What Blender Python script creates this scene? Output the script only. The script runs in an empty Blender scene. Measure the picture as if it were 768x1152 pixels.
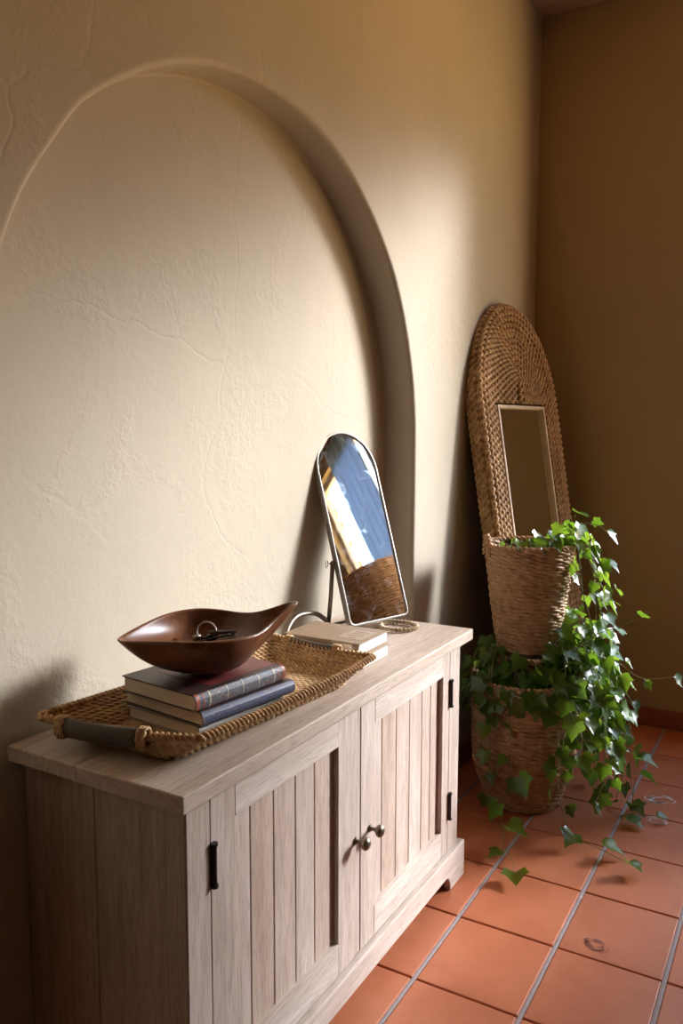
import bpy, math, random
import numpy as np
from mathutils import Vector, Matrix
random.seed(7); rng = np.random.default_rng(11)
scene = bpy.context.scene
COL = scene.collection
PI = math.pi
R = math.radians

# ------------------------------------------------------------------ helpers
def tag(o, label=None, cat=None, group=None, kind=None):
    if label: o['label'] = label
    if cat: o['category'] = cat
    if group: o['group'] = group
    if kind: o['kind'] = kind
    return o

def empty(name, loc=(0, 0, 0), mat=None, **k):
    o = bpy.data.objects.new(name, None); COL.objects.link(o)
    o.empty_display_size = .05
    if mat is not None: o.matrix_world = mat
    else: o.location = loc
    return tag(o, **k)

class MB:
    """collects shapes into one mesh"""
    def __init__(s): s.v = []; s.f = []; s.n = 0
    def add(s, V, F):
        V = np.asarray(V, float); s.v.append(V)
        F = [tuple(int(i) + s.n for i in f) for f in F]; s.f += F; s.n += len(V); return s
    def box(s, x0, x1, y0, y1, z0, z1):
        V = [(x, y, z) for x in (x0, x1) for y in (y0, y1) for z in (z0, z1)]
        F = [(0, 1, 3, 2), (4, 6, 7, 5), (0, 4, 5, 1), (2, 3, 7, 6), (0, 2, 6, 4), (1, 5, 7, 3)]
        return s.add(V, F)
    def loft(s, rings, closed_ring=True, cap0=False, cap1=False, loop=False):
        m = len(rings); n = len(rings[0]); V = np.concatenate([np.asarray(r, float) for r in rings]); F = []
        for i in range(m if loop else m - 1):
            a = i * n; b = ((i + 1) % m) * n
            for j in range(n if closed_ring else n - 1):
                k = (j + 1) % n; F.append((a + j, a + k, b + k, b + j))
        if cap0: F.append(tuple(range(n - 1, -1, -1)))
        if cap1: F.append(tuple((m - 1) * n + j for j in range(n)))
        return s.add(V, F)
    def tube(s, P, r, sides=8, closed=False, taper=None, caps=True):
        P = np.asarray(P, float); m = len(P)
        T, N, B = frames(P, closed)
        rad = np.full(m, r) if taper is None else np.linspace(r, taper, m)
        a = np.linspace(0, 2 * PI, sides, endpoint=False)
        rings = [P[i] + rad[i] * (np.outer(np.cos(a), N[i]) + np.outer(np.sin(a), B[i])) for i in range(m)]
        return s.loft(rings, True, caps and not closed, caps and not closed, closed)
    def rope(s, P, Rr, r, pitch, closed=False, strands=2, sides=5, per=7, phase=0.0):
        """two twisted strands along a path"""
        P = resample(P, pitch / per, closed, per)
        m = len(P); T, N, B = frames(P, closed)
        th = np.arange(m) * 2 * PI / per / 2 * 1.0 + phase      # one visible lump per pitch
        a = np.linspace(0, 2 * PI, sides, endpoint=False)
        if closed:
            L = m / per; th = np.arange(m) / m * round(L / 2) * 2 * PI + phase
        for k in range(strands):
            q = th + k * 2 * PI / strands
            C = P + Rr * (np.cos(q)[:, None] * N + np.sin(q)[:, None] * B)
            rings = C[:, None, :] + r * (np.cos(a)[None, :, None] * N[:, None, :] + np.sin(a)[None, :, None] * B[:, None, :])
            V = rings.reshape(-1, 3); F = []
            mm = m if closed else m - 1
            for i in range(mm):
                A = i * sides; D = ((i + 1) % m) * sides
                for j in range(sides):
                    kk = (j + 1) % sides; F.append((A + j, A + kk, D + kk, D + j))
            s.add(V, F)
        return s
    def build(s, name, mat, parent=None, smooth=False, bevel=0, seg=2):
        me = bpy.data.meshes.new(name)
        V = np.concatenate(s.v) if s.v else np.zeros((0, 3))
        me.from_pydata(V.tolist(), [], s.f); me.update()
        if smooth: me.polygons.foreach_set('use_smooth', [True] * len(me.polygons))
        me.materials.append(mat)
        o = bpy.data.objects.new(name, me); COL.objects.link(o)
        if parent is not None: o.parent = parent
        if bevel:
            b = o.modifiers.new('edge', 'BEVEL'); b.width = bevel; b.segments = seg; b.limit_method = 'ANGLE'; b.angle_limit = R(40)
        return o

def frames(P, closed=False):
    m = len(P)
    if closed: T = np.roll(P, -1, 0) - np.roll(P, 1, 0)
    else: T = np.gradient(P, axis=0)
    T = T / (np.linalg.norm(T, axis=1)[:, None] + 1e-12)
    ref = np.array([0, 0, 1.0]) if abs(T[:, 2]).mean() < .75 else np.array([1.0, 0, 0])
    N = np.zeros_like(T); n = ref - T[0] * (ref @ T[0])
    if np.linalg.norm(n) < 1e-3:
        ref = np.array([0, 1.0, 0]); n = ref - T[0] * (ref @ T[0])
    n /= np.linalg.norm(n)
    for i in range(m):
        n = n - T[i] * (n @ T[i]); n /= np.linalg.norm(n) + 1e-12; N[i] = n
    return T, N, np.cross(T, N)

def resample(P, step, closed=False, per=1):
    P = np.asarray(P, float)
    Q = np.vstack([P, P[:1]]) if closed else P
    d = np.r_[0, np.cumsum(np.linalg.norm(np.diff(Q, axis=0), axis=1))]
    n = max(3, int(round(d[-1] / step)))
    if closed: n = max(2, round(n / per / 2) * 2) * per
    t = np.linspace(0, d[-1], n + 1)
    O = np.stack([np.interp(t, d, Q[:, k]) for k in range(3)], 1)
    return O[:-1] if closed else O

def bez(P, n=24):
    """smooth curve through given points (Catmull-Rom)"""
    P = np.asarray(P, float); P = np.vstack([2 * P[0] - P[1], P, 2 * P[-1] - P[-2]]); out = []
    m = len(P) - 3
    for i in range(m):
        p0, p1, p2, p3 = P[i:i + 4]
        for t in np.linspace(0, 1, max(3, n // m), endpoint=False):
            out.append(.5 * ((2 * p1) + (-p0 + p2) * t + (2 * p0 - 5 * p1 + 4 * p2 - p3) * t * t + (-p0 + 3 * p1 - 3 * p2 + p3) * t ** 3))
    out.append(P[-2]); return np.array(out)

def circ(cx, cy, z, r, n=64): return [(cx + r * math.cos(a), cy + r * math.sin(a), z) for a in np.linspace(0, 2 * PI, n, endpoint=False)]

# ------------------------------------------------------------------ materials
class NT:
    def __init__(s, name):
        s.m = bpy.data.materials.new(name); s.m.use_nodes = True; s.t = s.m.node_tree; s.b = s.t.nodes['Principled BSDF']
        s.out = s.t.nodes['Material Output']
    def n(s, typ, **k):
        o = s.t.nodes.new(typ)
        for a, v in k.items():
            if a.startswith('i_'):
                key = a[2:]; key = int(key) if key.isdigit() else key.replace('_', ' ')
                if isinstance(v, bpy.types.NodeSocket): s.t.links.new(v, o.inputs[key])
                else: o.inputs[key].default_value = v
            else: setattr(o, a, v)
        return o
    def l(s, a, b): s.t.links.new(a, b)
    def coords(s, kind='Object', scale=(1, 1, 1)):
        tc = s.n('ShaderNodeTexCoord'); mp = s.n('ShaderNodeMapping', i_Scale=scale); s.l(tc.outputs[kind], mp.inputs['Vector']); return mp.outputs[0]
    def noise(s, vec, scale, detail=4, rough=.55, dist=0.0):
        o = s.n('ShaderNodeTexNoise', i_Scale=scale, i_Detail=detail, i_Roughness=rough, i_Distortion=dist); s.l(vec, o.inputs['Vector']); return o.outputs[0]
    def ramp(s, fac, stops, interp='LINEAR'):
        o = s.n('ShaderNodeValToRGB'); s.l(fac, o.inputs[0]); o.color_ramp.interpolation = interp; e = o.color_ramp.elements
        while len(e) < len(stops): e.new(.5)
        for q, (p, c) in zip(e, stops): q.position = p; q.color = (*c, 1) if len(c) == 3 else c
        return o.outputs[0]
    def mix(s, f, a, b, mode='MIX'):
        o = s.n('ShaderNodeMix', data_type='RGBA', blend_type=mode)
        for k, v in ((0, f), (6, a), (7, b)):
            if isinstance(v, bpy.types.NodeSocket): s.l(v, o.inputs[k])
            else: o.inputs[k].default_value = (*v, 1) if isinstance(v, tuple) and len(v) == 3 else v
        return o.outputs[2]
    def math(s, op, a, b=0.0):
        o = s.n('ShaderNodeMath', operation=op)
        for k, v in ((0, a), (1, b)):
            if isinstance(v, bpy.types.NodeSocket): s.l(v, o.inputs[k])
            else: o.inputs[k].default_value = v
        return o.outputs[0]
    def bump(s, h, strength=.3, dist=.01, prev=None):
        o = s.n('ShaderNodeBump', i_Strength=strength, i_Distance=dist); s.l(h, o.inputs['Height'])
        if prev is not None: s.l(prev, o.inputs['Normal'])
        return o.outputs[0]
    def done(s, col=None, rough=.6, normal=None, metal=0.0, spec=.5):
        def put(k, v):
            if isinstance(v, bpy.types.NodeSocket): s.l(v, s.b.inputs[k])
            else: s.b.inputs[k].default_value = (*v, 1) if isinstance(v, tuple) and len(v) == 3 else v
        if col is not None: put('Base Color', col)
        put('Roughness', rough); put('Metallic', metal); put('Specular IOR Level', spec)
        if normal is not None: s.l(normal, s.b.inputs['Normal'])
        return s.m

def plain(name, col, rough=.5, metal=0.0, var=.12, scale=30, bump=.05):
    t = NT(name); c = t.coords(); n = t.noise(c, scale)
    a = tuple(x * (1 - var) for x in col); b = tuple(min(1, x * (1 + var)) for x in col)
    return t.done(t.ramp(n, [(.3, a), (.7, b)]), rough, t.bump(n, bump, .004), metal)

def plaster(name, col, strong=1.0):
    t = NT(name); c = t.coords()
    big = t.noise(c, 1.6, 5, .6); patch = t.noise(c, 3.1, 6, .62, .6); fine = t.noise(c, 95, 3, .6); mid = t.noise(c, 38, 5, .65)
    mask = t.ramp(patch, [(.52, (0, 0, 0)), (.64, (1, 1, 1))])
    rough_area = t.math('MULTIPLY', t.ramp(mid, [(.38, (0, 0, 0)), (.6, (1, 1, 1))]), mask)
    vo = t.n('ShaderNodeTexVoronoi', feature='DISTANCE_TO_EDGE', i_Scale=1.7)
    wv = t.n('ShaderNodeMixRGB', blend_type='ADD', i_Fac=.16); t.l(c, wv.inputs[1])
    nn = t.n('ShaderNodeTexNoise', i_Scale=5, i_Detail=6); t.l(c, nn.inputs['Vector']); t.l(nn.outputs[1], wv.inputs[2]); t.l(wv.outputs[0], vo.inputs['Vector'])
    crack = t.ramp(vo.outputs[0], [(0, (0, 0, 0)), (.012, (1, 1, 1))])
    crack = t.mix(t.ramp(big, [(.42, (0, 0, 0)), (.55, (1, 1, 1))]), (1, 1, 1), crack)
    n1 = t.bump(fine, .12 * strong, .004); n2 = t.bump(rough_area, .30 * strong, .0045, n1); n3 = t.bump(crack, .22 * strong, .003, n2)
    n4 = t.bump(t.noise(c, 9, 3), .10 * strong, .02, n3)
    dk = tuple(x * .93 for x in col); lt = tuple(x * 1.05 for x in col)
    colr = t.ramp(big, [(.3, dk), (.7, lt)])
    return t.done(colr, .88, n4, spec=.25)

def wood(name, light, dark, axis='z', island=True, rough=.55):
    """bleached oak: streaks along one axis, each plank of its own tone"""
    t = NT(name)
    k = {'x': (1.2, 14, 14), 'y': (14, 1.2, 14), 'z': (14, 14, 1.2)}[axis]
    geo = t.n('ShaderNodeNewGeometry'); tc = t.n('ShaderNodeTexCoord')
    off = t.n('ShaderNodeVectorMath', operation='SCALE'); off.inputs[0].default_value = (7.3, 5.1, 9.7); t.l(geo.outputs['Random Per Island'], off.inputs['Scale'])
    ad = t.n('ShaderNodeVectorMath', operation='ADD'); t.l(tc.outputs['Object'], ad.inputs[0]); t.l(off.outputs[0], ad.inputs[1])
    mp = t.n('ShaderNodeMapping', i_Scale=k); t.l(ad.outputs[0], mp.inputs[0]); c = mp.outputs[0]
    g1 = t.noise(c, 3.0, 7, .68, .5); g2 = t.noise(c, 16, 3, .6); g3 = t.noise(c, .9, 3, .5, 1.2)
    mid = tuple((a + b) / 2 for a, b in zip(light, dark))
    col = t.ramp(g1, [(.28, dark), (.48, mid), (.7, light)])
    col = t.mix(t.math('MULTIPLY', t.ramp(g2, [(.5, (0, 0, 0)), (.68, (1, 1, 1))]), .55), col, tuple(x * .62 for x in dark))
    col = t.mix(t.math('MULTIPLY', g3, .22), col, tuple(min(1, x * 1.12) for x in light))
    # grain rings (cathedral pattern)
    wv = t.n('ShaderNodeTexWave', i_Scale=1.1, i_Distortion=7.0, i_Detail=2.0); wv.inputs['Detail Scale'].default_value = .8
    t.l(c, wv.inputs[0]); col = t.mix(t.math('MULTIPLY', t.ramp(wv.outputs[1], [(.72, (0, 0, 0)), (.95, (1, 1, 1))]), .22), col, dark)
    tone = t.ramp(geo.outputs['Random Per Island'], [(0, (.80, .72, .66)), (.35, (1, 1, 1)), (.65, (.86, .78, .71)), (1, (1.0, .97, .95))])
    if island: col = t.mix(1.0, col, tone, 'MULTIPLY')
    nrm = t.bump(t.math('ADD', g1, t.math('MULTIPLY', g2, .6)), .22, .003)
    return t.done(col, rough, nrm, spec=.35)

def straw(name, light, dark, rough=.6, scale=40):
    t = NT(name); c = t.coords(); geo = t.n('ShaderNodeNewGeometry')
    n1 = t.noise(c, scale, 3, .6); n2 = t.noise(c, 6, 2); f = t.noise(t.coords(scale=(1, 1, 3)), 260, 2)
    col = t.ramp(t.math('ADD', t.math('MULTIPLY', n1, .7), t.math('MULTIPLY', n2, .3)), [(.32, dark), (.68, light)])
    return t.done(col, rough, t.bump(f, .25, .002), spec=.35)

M = {}
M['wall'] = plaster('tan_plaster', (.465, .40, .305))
M['wall2'] = plaster('shaded_smooth_plaster', (.40, .295, .165), .25)  # back wall: its shade and warm bounce are put into the colour
M['wall3'] = plaster('darkened_unseen_plaster', (.09, .062, .037), .25)  # unseen walls, darkened so less light bounces back into the room
M['ceil'] = plaster('ceiling_plaster', (.44, .33, .25), .4)
def tile_mat():
    t = NT('terracotta_tile'); geo = t.n('ShaderNodeNewGeometry'); c = t.coords()
    r = geo.outputs['Random Per Island']
    n1 = t.noise(c, 5, 5, .6, .4); n2 = t.noise(c, 60, 3); n3 = t.noise(c, 2.2, 4, .6)
    col = t.ramp(n1, [(.25, (.42, .128, .055)), (.5, (.51, .167, .075)), (.78, (.57, .21, .105))])
    col = t.mix(1.0, col, t.ramp(r, [(0, (.86, .84, .84)), (.5, (1, 1, 1)), (1, (1, .92, .88))]), 'MULTIPLY')
    sp = t.n('ShaderNodeTexVoronoi', i_Scale=13); t.l(c, sp.inputs['Vector'])
    spm = t.math('MULTIPLY', t.ramp(sp.outputs[0], [(.02, (1, 1, 1)), (.05, (0, 0, 0))]), t.ramp(n3, [(.56, (0, 0, 0)), (.6, (1, 1, 1))]))
    col = t.mix(t.math('MULTIPLY', spm, .5), col, (.72, .55, .48))
    return t.done(col, t.ramp(n3, [(.3, (.42,) * 3), (.7, (.56,) * 3)]), t.bump(t.math('ADD', n2, t.math('MULTIPLY', n1, 1.5)), .10, .004), spec=.42)
M['tile'] = tile_mat()
M['grout'] = plain('grout', (.34, .285, .285), .8, var=.1, scale=60)
M['bed'] = plain('shaded_grout_bed', (.16, .12, .11), .9)  # shade of the thin cross joints put into the grout colour
M['residue'] = plain('dry_residue', (.78, .66, .60), .8, var=.15, scale=80)
M['chip'] = plain('chipped_clay', (.20, .065, .038), .8, var=.25, scale=90)
M['skirt'] = plain('terracotta_skirting', (.30, .09, .045), .5, var=.15, scale=9)
OAK_L, OAK_D = (.68, .575, .50), (.38, .28, .215)
M['oak_v'] = wood('bleached_oak_upright', OAK_L, OAK_D, 'z')
M['oak_h'] = wood('bleached_oak_rail', (.72, .625, .55), (.46, .36, .29), 'y')
M['oak_top'] = wood('bleached_oak_top', (.63, .52, .42), (.38, .285, .21), 'y')
M['oak_in'] = wood('shaded_oak_groove', (.34, .21, .14), (.22, .13, .085), 'z')  # darkened oak: shadow of the plank gaps put into the colour
M['iron'] = plain('black_iron', (.035, .028, .025), .5, .7, .3, 60, .15)
M['pewter'] = plain('aged_brass', (.23, .19, .14), .38, .9, .2, 40)
M['silver'] = plain('brushed_silver', (.40, .37, .33), .5, .9, .12, 30)
M['bronze'] = plain('dull_bronze', (.20, .165, .125), .42, .85, .2, 40)
M['straw'] = straw('seagrass_straw', (.68, .45, .22), (.31, .165, .065))
M['wick'] = straw('wicker_cane', (.56, .345, .185), (.25, .125, .055))
M['rattan'] = straw('water_hyacinth_braid', (.60, .385, .175), (.24, .115, .040))
M['dark_in'] = plain('dark_weave_backing', (.10, .05, .022), .9, var=.3)
M['jute'] = straw('jute_rope', (.66, .53, .36), (.40, .29, .17))
M['leather'] = plain('dark_olive_leather', (.080, .062, .042), .75, 0, .15, 50, .1)
def walnut():
    t = NT('carved_walnut'); c = t.coords(scale=(9, 2.2, 9)); n = t.noise(c, 2.4, 6, .62, .9); n2 = t.noise(c, 14, 3)
    col = t.ramp(n, [(.25, (.075, .024, .010)), (.5, (.15, .054, .022)), (.75, (.255, .105, .045))])
    return t.done(col, .30, t.bump(n2, .05, .003), spec=.5)
M['walnut'] = walnut()
def pages(name, col):
    t = NT(name); w = t.n('ShaderNodeTexNoise', i_Scale=1.0, i_Detail=2); t.l(t.coords(scale=(2, 2, 700)), w.inputs[0])
    return t.done(t.ramp(w.outputs[0], [(.3, tuple(x * .72 for x in col)), (.7, col)]), .85, t.bump(w.outputs[0], .2, .001), spec=.2)
M['pages'] = pages('old_paper', (.60, .49, .36)); M['white_pages'] = pages('white_paper', (.83, .80, .76))
M['cov_dark'] = plain('dark_brown_cloth', (.045, .022, .020), .42, 0, .3, 25, .06)
M['cov_red'] = plain('oxblood_panel', (.15, .026, .024), .42, 0, .35, 18, .06)
M['cov_navy'] = plain('navy_cloth', (.085, .098, .165), .42, 0, .2, 30, .06)
M['cov_grey'] = plain('grey_brown_cloth', (.20, .165, .13), .5, 0, .15, 30, .06)
M['cov_tan'] = plain('tan_cloth', (.27, .178, .105), .55, 0, .10, 40, .05)
M['cov_tan2'] = plain('pale_tan_cloth', (.34, .245, .16), .55, 0, .10, 40, .05)
M['tan_print'] = plain('pale_printed_panel', (.38, .27, .175), .5, 0, .1, 40)
M['card'] = plain('white_card', (.85, .83, .80), .6, 0, .04)
def spine_mat(name, base, a, b, gold):
    t = NT(name); c = t.coords(scale=(3, 1, 3)); n = t.noise(c, 42, 4, .6, .8); n2 = t.noise(c, 70, 4, .65)
    col = t.ramp(n, [(.40, base), (.52, a), (.60, base), (.70, b)])
    col = t.mix(t.ramp(n2, [(.58, (0, 0, 0)), (.66, (1, 1, 1))]), col, gold)
    return t.done(col, .36, t.bump(n, .2, .002), spec=.5)
M['spine_orn'] = spine_mat('ornate_spine', (.075, .095, .125), (.16, .15, .15), (.30, .10, .06), (.42, .34, .24))
M['spine_navy'] = spine_mat('navy_spine', (.070, .078, .130), (.088, .098, .155), (.078, .085, .135), (.26, .17, .14))
M['band_red'] = plain('rust_band', (.36, .10, .06), .4, 0, .2, 60); M['band_cream'] = plain('cream_band', (.55, .45, .33), .4, 0, .2, 60)
def mirror_mat(name, tint, smudge=.0):
    t = NT(name); c = t.coords(); n = t.noise(c, 14, 6, .7, 1.5); n2 = t.noise(c, 220, 2)
    t.b.inputs['Base Color'].default_value = (*tint, 1); t.b.inputs['Metallic'].default_value = 1
    if smudge:
        rr = t.ramp(n, [(.5, (.02,) * 3), (.75, (smudge,) * 3)]); t.l(rr, t.b.inputs['Roughness'])
        d = t.n('ShaderNodeBsdfDiffuse'); d.inputs[0].default_value = (.75, .78, .8, 1)
        mx = t.n('ShaderNodeMixShader'); t.l(t.math('MULTIPLY', t.ramp(t.noise(c, 11, 7, .72, 2.2), [(.52, (0, 0, 0)), (.78, (1, 1, 1))]), .22), mx.inputs[0])
        t.l(t.b.outputs[0], mx.inputs[1]); t.l(d.outputs[0], mx.inputs[2]); t.l(mx.outputs[0], t.out.inputs[0])
    else: t.b.inputs['Roughness'].default_value = .03
    return t.m
M['glass_small'] = mirror_mat('dusty_mirror', (.86, .90, .93), .12)
M['glass_tall'] = mirror_mat('clean_mirror', (.80, .82, .76))
M['lightwood'] = plain('pale_ash', (.62, .47, .31), .5, 0, .12, 20)
M['soil'] = plain('potting_soil', (.022, .014, .009), .95, 0, .5, 60, .6)
def leaf_mat():
    t = NT('ivy_leaf'); c = t.coords(); geo = t.n('ShaderNodeNewGeometry'); r = geo.outputs['Random Per Island']
    col = t.ramp(r, [(0, (.020, .050, .010)), (.45, (.036, .088, .013)), (.8, (.075, .15, .018)), (1, (.12, .21, .024))])
    n = t.noise(c, 60, 3); col = t.mix(t.math('MULTIPLY', n, .3), col, (.015, .05, .012))
    t.done(col, .30, t.bump(n, .25, .003), spec=.6)
    tr = t.n('ShaderNodeBsdfTranslucent'); t.l(t.ramp(r, [(0, (.12, .27, .012)), (1, (.36, .56, .035))]), tr.inputs[0])
    mx = t.n('ShaderNodeMixShader'); mx.inputs[0].default_value = .36
    t.l(t.b.outputs[0], mx.inputs[1]); t.l(tr.outputs[0], mx.inputs[2]); t.l(mx.outputs[0], t.out.inputs[0])
    return t.m
M['leaf'] = leaf_mat()
M['stem'] = plain('ivy_stem', (.20, .22, .09), .55, 0, .3, 60)
M['frame_paint'] = plain('cream_paint', (.62, .56, .46), .5)
def cloth():
    t = NT('blue_grey_linen'); t.done((.34, .42, .55), .9)
    tr = t.n('ShaderNodeBsdfTranslucent'); tr.inputs[0].default_value = (.34, .44, .58, 1); mx = t.n('ShaderNodeMixShader'); mx.inputs[0].default_value = .5
    t.l(t.b.outputs[0], mx.inputs[1]); t.l(tr.outputs[0], mx.inputs[2]); t.l(mx.outputs[0], t.out.inputs[0]); return t.m
M['curtain'] = cloth()
M['dark_wood'] = plain('dark_stool_wood', (.10, .06, .035), .5, 0, .25, 12)
M['added_rug'] = plain('added_rug_wool', (.055, .036, .024), .95, 0, .3, 40, .3)  # wool of the unseen floor cover added to soak up bounced light
M['clay'] = plain('clay_pot', (.40, .16, .09), .7)

# ------------------------------------------------------------------ room
XW, XN, YB, XR, YF, ZC = -1.255, -1.368, 4.126, 3.0, -1.3, 3.455
ACY, AR, AZ = 1.806, .896, 1.43           # arch of the niche: centre y, radius, spring height
def S(o, n=None): return tag(o, kind='structure')
# left wall with the arched niche
def arch(off, x, n=56, z0=0.0):
    r = AR + off
    p = [(x, ACY - r, z0)]
    p += [(x, ACY - r, z) for z in np.linspace(.2, AZ, 8)[:-1]]
    p += [(x, ACY - r * math.cos(a), AZ + r * math.sin(a)) for a in np.linspace(0, PI, n)]
    p += [(x, ACY + r, z) for z in np.linspace(AZ, .2, 8)[1:]]
    return p + [(x, ACY + r, z0)]
mb = MB(); RB = .016
prof = [(RB * (1 - math.sin(a)), XW - RB * (1 - math.cos(a))) for a in np.linspace(0, PI / 2, 6)]
rings = [arch(o, x) for o, x in prof]
for k in range(1, 5):
    rings.append(arch(0, XW - RB - (XW - RB - XN) * k / 5.0))
rings.append(arch(.0, XN + .006)); rings.append(arch(-.006, XN))
nb = np.random.default_rng(3)
nA = len(rings[0]); wob = np.interp(np.arange(nA), np.linspace(0, nA - 1, 30), nb.normal(0, .0022, 30))
for k in range(len(rings)):
    for i in range(nA):
        x, y, z = rings[k][i]; f = wob[i] * (1 if k < 6 else .5)
        d = math.hypot(y - ACY, max(z - AZ, 0)) or 1
        rings[k][i] = (x, y + f * (y - ACY) / d, z + f * max(z - AZ, 0) / d if z > 0 else z)
mb.loft(rings, closed_ring=False)
bk = rings[-1]; mb.add(bk, [tuple(range(len(bk)))])
fr = rings[0]; N = len(fr)
# wall face round the arch: top strip
for i in range(N - 1):
    a, b = fr[i], fr[i + 1]
    if a[2] >= AZ - 1e-3 and b[2] >= AZ - 1e-3:
        mb.add([a, b, (XW, b[1], ZC), (XW, a[1], ZC)], [(0, 1, 2, 3)])
yl = min(p[1] for p in fr if p[2] > AZ - .01); yr = max(p[1] for p in fr if p[2] > AZ - .01)
left = [p for p in fr if p[1] < ACY and p[2] <= AZ + 1e-3]; right = [p for p in fr if p[1] > ACY and p[2] <= AZ + 1e-3]
mb.add([(XW, YF, 0)] + left + [(XW, left[-1][1], ZC), (XW, YF, ZC)], [tuple(range(len(left) + 3))])
mb.add([(XW, YB, ZC)] + [(XW, right[0][1], ZC)] + right + [(XW, YB, 0)], [tuple(range(len(right) + 3))])
mb.box(XN - .22, XN - .02, YF - .2, YB + .2, -.1, ZC + .1)
S(mb.build('wall_left', M['wall']))
# back wall with two windows right of the photo
WIN = [(-.43, 1.20, .80, 3.02), (1.50, 2.65, 1.05, 3.10)]
def wall_with_holes(y, x0, x1, z0, z1, holes, thick):
    m = MB(); xs = sorted({x0, x1, *[h[0] for h in holes], *[h[1] for h in holes]}); zs = sorted({z0, z1, *[h[2] for h in holes], *[h[3] for h in holes]})
    for a, b in zip(xs, xs[1:]):
        for c_, d in zip(zs, zs[1:]):
            if any(h[0] <= a and b <= h[1] and h[2] <= c_ and d <= h[3] for h in holes): continue
            m.box(a, b, y, y + thick, c_, d)
    return m
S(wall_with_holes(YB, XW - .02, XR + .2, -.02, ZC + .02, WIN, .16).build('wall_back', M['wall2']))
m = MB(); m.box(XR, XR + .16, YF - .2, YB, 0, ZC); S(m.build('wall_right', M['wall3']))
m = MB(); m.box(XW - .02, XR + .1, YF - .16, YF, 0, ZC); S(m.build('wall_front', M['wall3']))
m = MB(); m.box(XN - .1, XR + .2, YF - .2, YB + .2, ZC, ZC + .12); S(m.build('ceiling', M['ceil']))
for i, (a, b, c_, d) in enumerate(WIN):
    m = MB(); w = .05; y0, y1 = YB + .06, YB + .11
    m.box(a, a + w, y0, y1, c_, d); m.box(b - w, b, y0, y1, c_, d); m.box(a + w, b - w, y0, y1, c_, c_ + w); m.box(a + w, b - w, y0, y1, d - w, d)
    if i == 0: m.box((a + b) / 2 - .02, (a + b) / 2 + .02, y0, y1, c_ + w, d - w)
    m.box(a - .03, b + .03, YB - .04, YB + .06, c_ - .03, c_ - .001)
    S(m.build('window_%d' % (i + 1), M['frame_paint'], bevel=.004))
# skirting
m = MB(); m.box(-1.20, XR, YB - .016, YB, 0.001, .095); S(m.build('baseboard_back', M['skirt'], bevel=.004))
m = MB(); m.box(XW, XW + .016, ACY + AR + .03, YB - .017, 0.001, .095); S(m.build('baseboard_left', M['skirt'], bevel=.004))
# floor: each clay tile with its raised edge over a bed of grout
SX, SY, OX, OY = .2896, .3195, -.8457, 1.852
m = MB()
for i in range(-3, 15):
    for j in range(-11, 9):
        x0, x1 = OX + i * SX + .0066, OX + (i + 1) * SX - .0066; y0, y1 = OY + j * SY + .0032, OY + (j + 1) * SY - .0032
        x0 = max(x0, XN - .02); y0 = max(y0, YF); x1 = min(x1, XR); y1 = min(y1, YB)
        if x1 - x0 < .02 or y1 - y0 < .02: continue
        dz = rng.normal(0, .0004)
        m.box(x0, x1, y0, y1, -.012, dz)
fl = m.build('floor', M['tile'], bevel=.003); S(fl)
m = MB(); m.box(XN - .1, XR + .2, YF - .2, YB + .2, -.08, -.0100); g = S(m.build('floor_bed', M['bed']))
m = MB()
for i in range(-2, 15):
    xx = OX + i * SX
    m.loft([[(xx - .0066, y, -.0095), (xx - .0060, y, -.0034), (xx, y, -.0022), (xx + .0060, y, -.0034), (xx + .0066, y, -.0095)] for y in (YF, YB)], False)
S(m.build('floor_grout', M['grout']))
# old marks on the tiles
def splat(name, cx, cy, r, mat, n=9, seed=1):
    q = np.random.default_rng(seed); mm = MB()
    for k in range(n):
        a = q.uniform(0, 2 * PI); d = r * q.uniform(.1, .9); rr = r * q.uniform(.5, 1.0)
        t0 = q.uniform(0, 2 * PI); L = q.uniform(.6, 1.7)
        P = [(cx + d * math.cos(a) * .3 + rr * math.cos(t), cy + d * math.sin(a) * .3 + rr * .8 * math.sin(t)) for t in np.linspace(t0, t0 + L, 10)]
        w = r * q.uniform(.02, .07)
        V = []; F = []
        for i, (x, y) in enumerate(P):
            ww = w * math.sin(PI * (i + .5) / 10); dx, dy = x - cx, y - cy; l = math.hypot(dx, dy) or 1
            V += [(x - dx / l * ww, y - dy / l * ww, .0012), (x + dx / l * ww, y + dy / l * ww, .0012)]
            if i: F.append((2 * i - 2, 2 * i - 1, 2 * i + 1, 2 * i))
        mm.add(V, F)
    return S(mm.build(name, mat))
splat('tile_mark_1', -.445, 3.29, .055, M['residue'], 22, 2); splat('tile_mark_2', -.425, 3.10, .04, M['residue'], 13, 5)
splat('tile_mark_3', -.458, 2.235, .034, M['chip'], 26, 8); splat('tile_mark_4', -.56, 2.46, .012, M['residue'], 8, 9)

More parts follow.
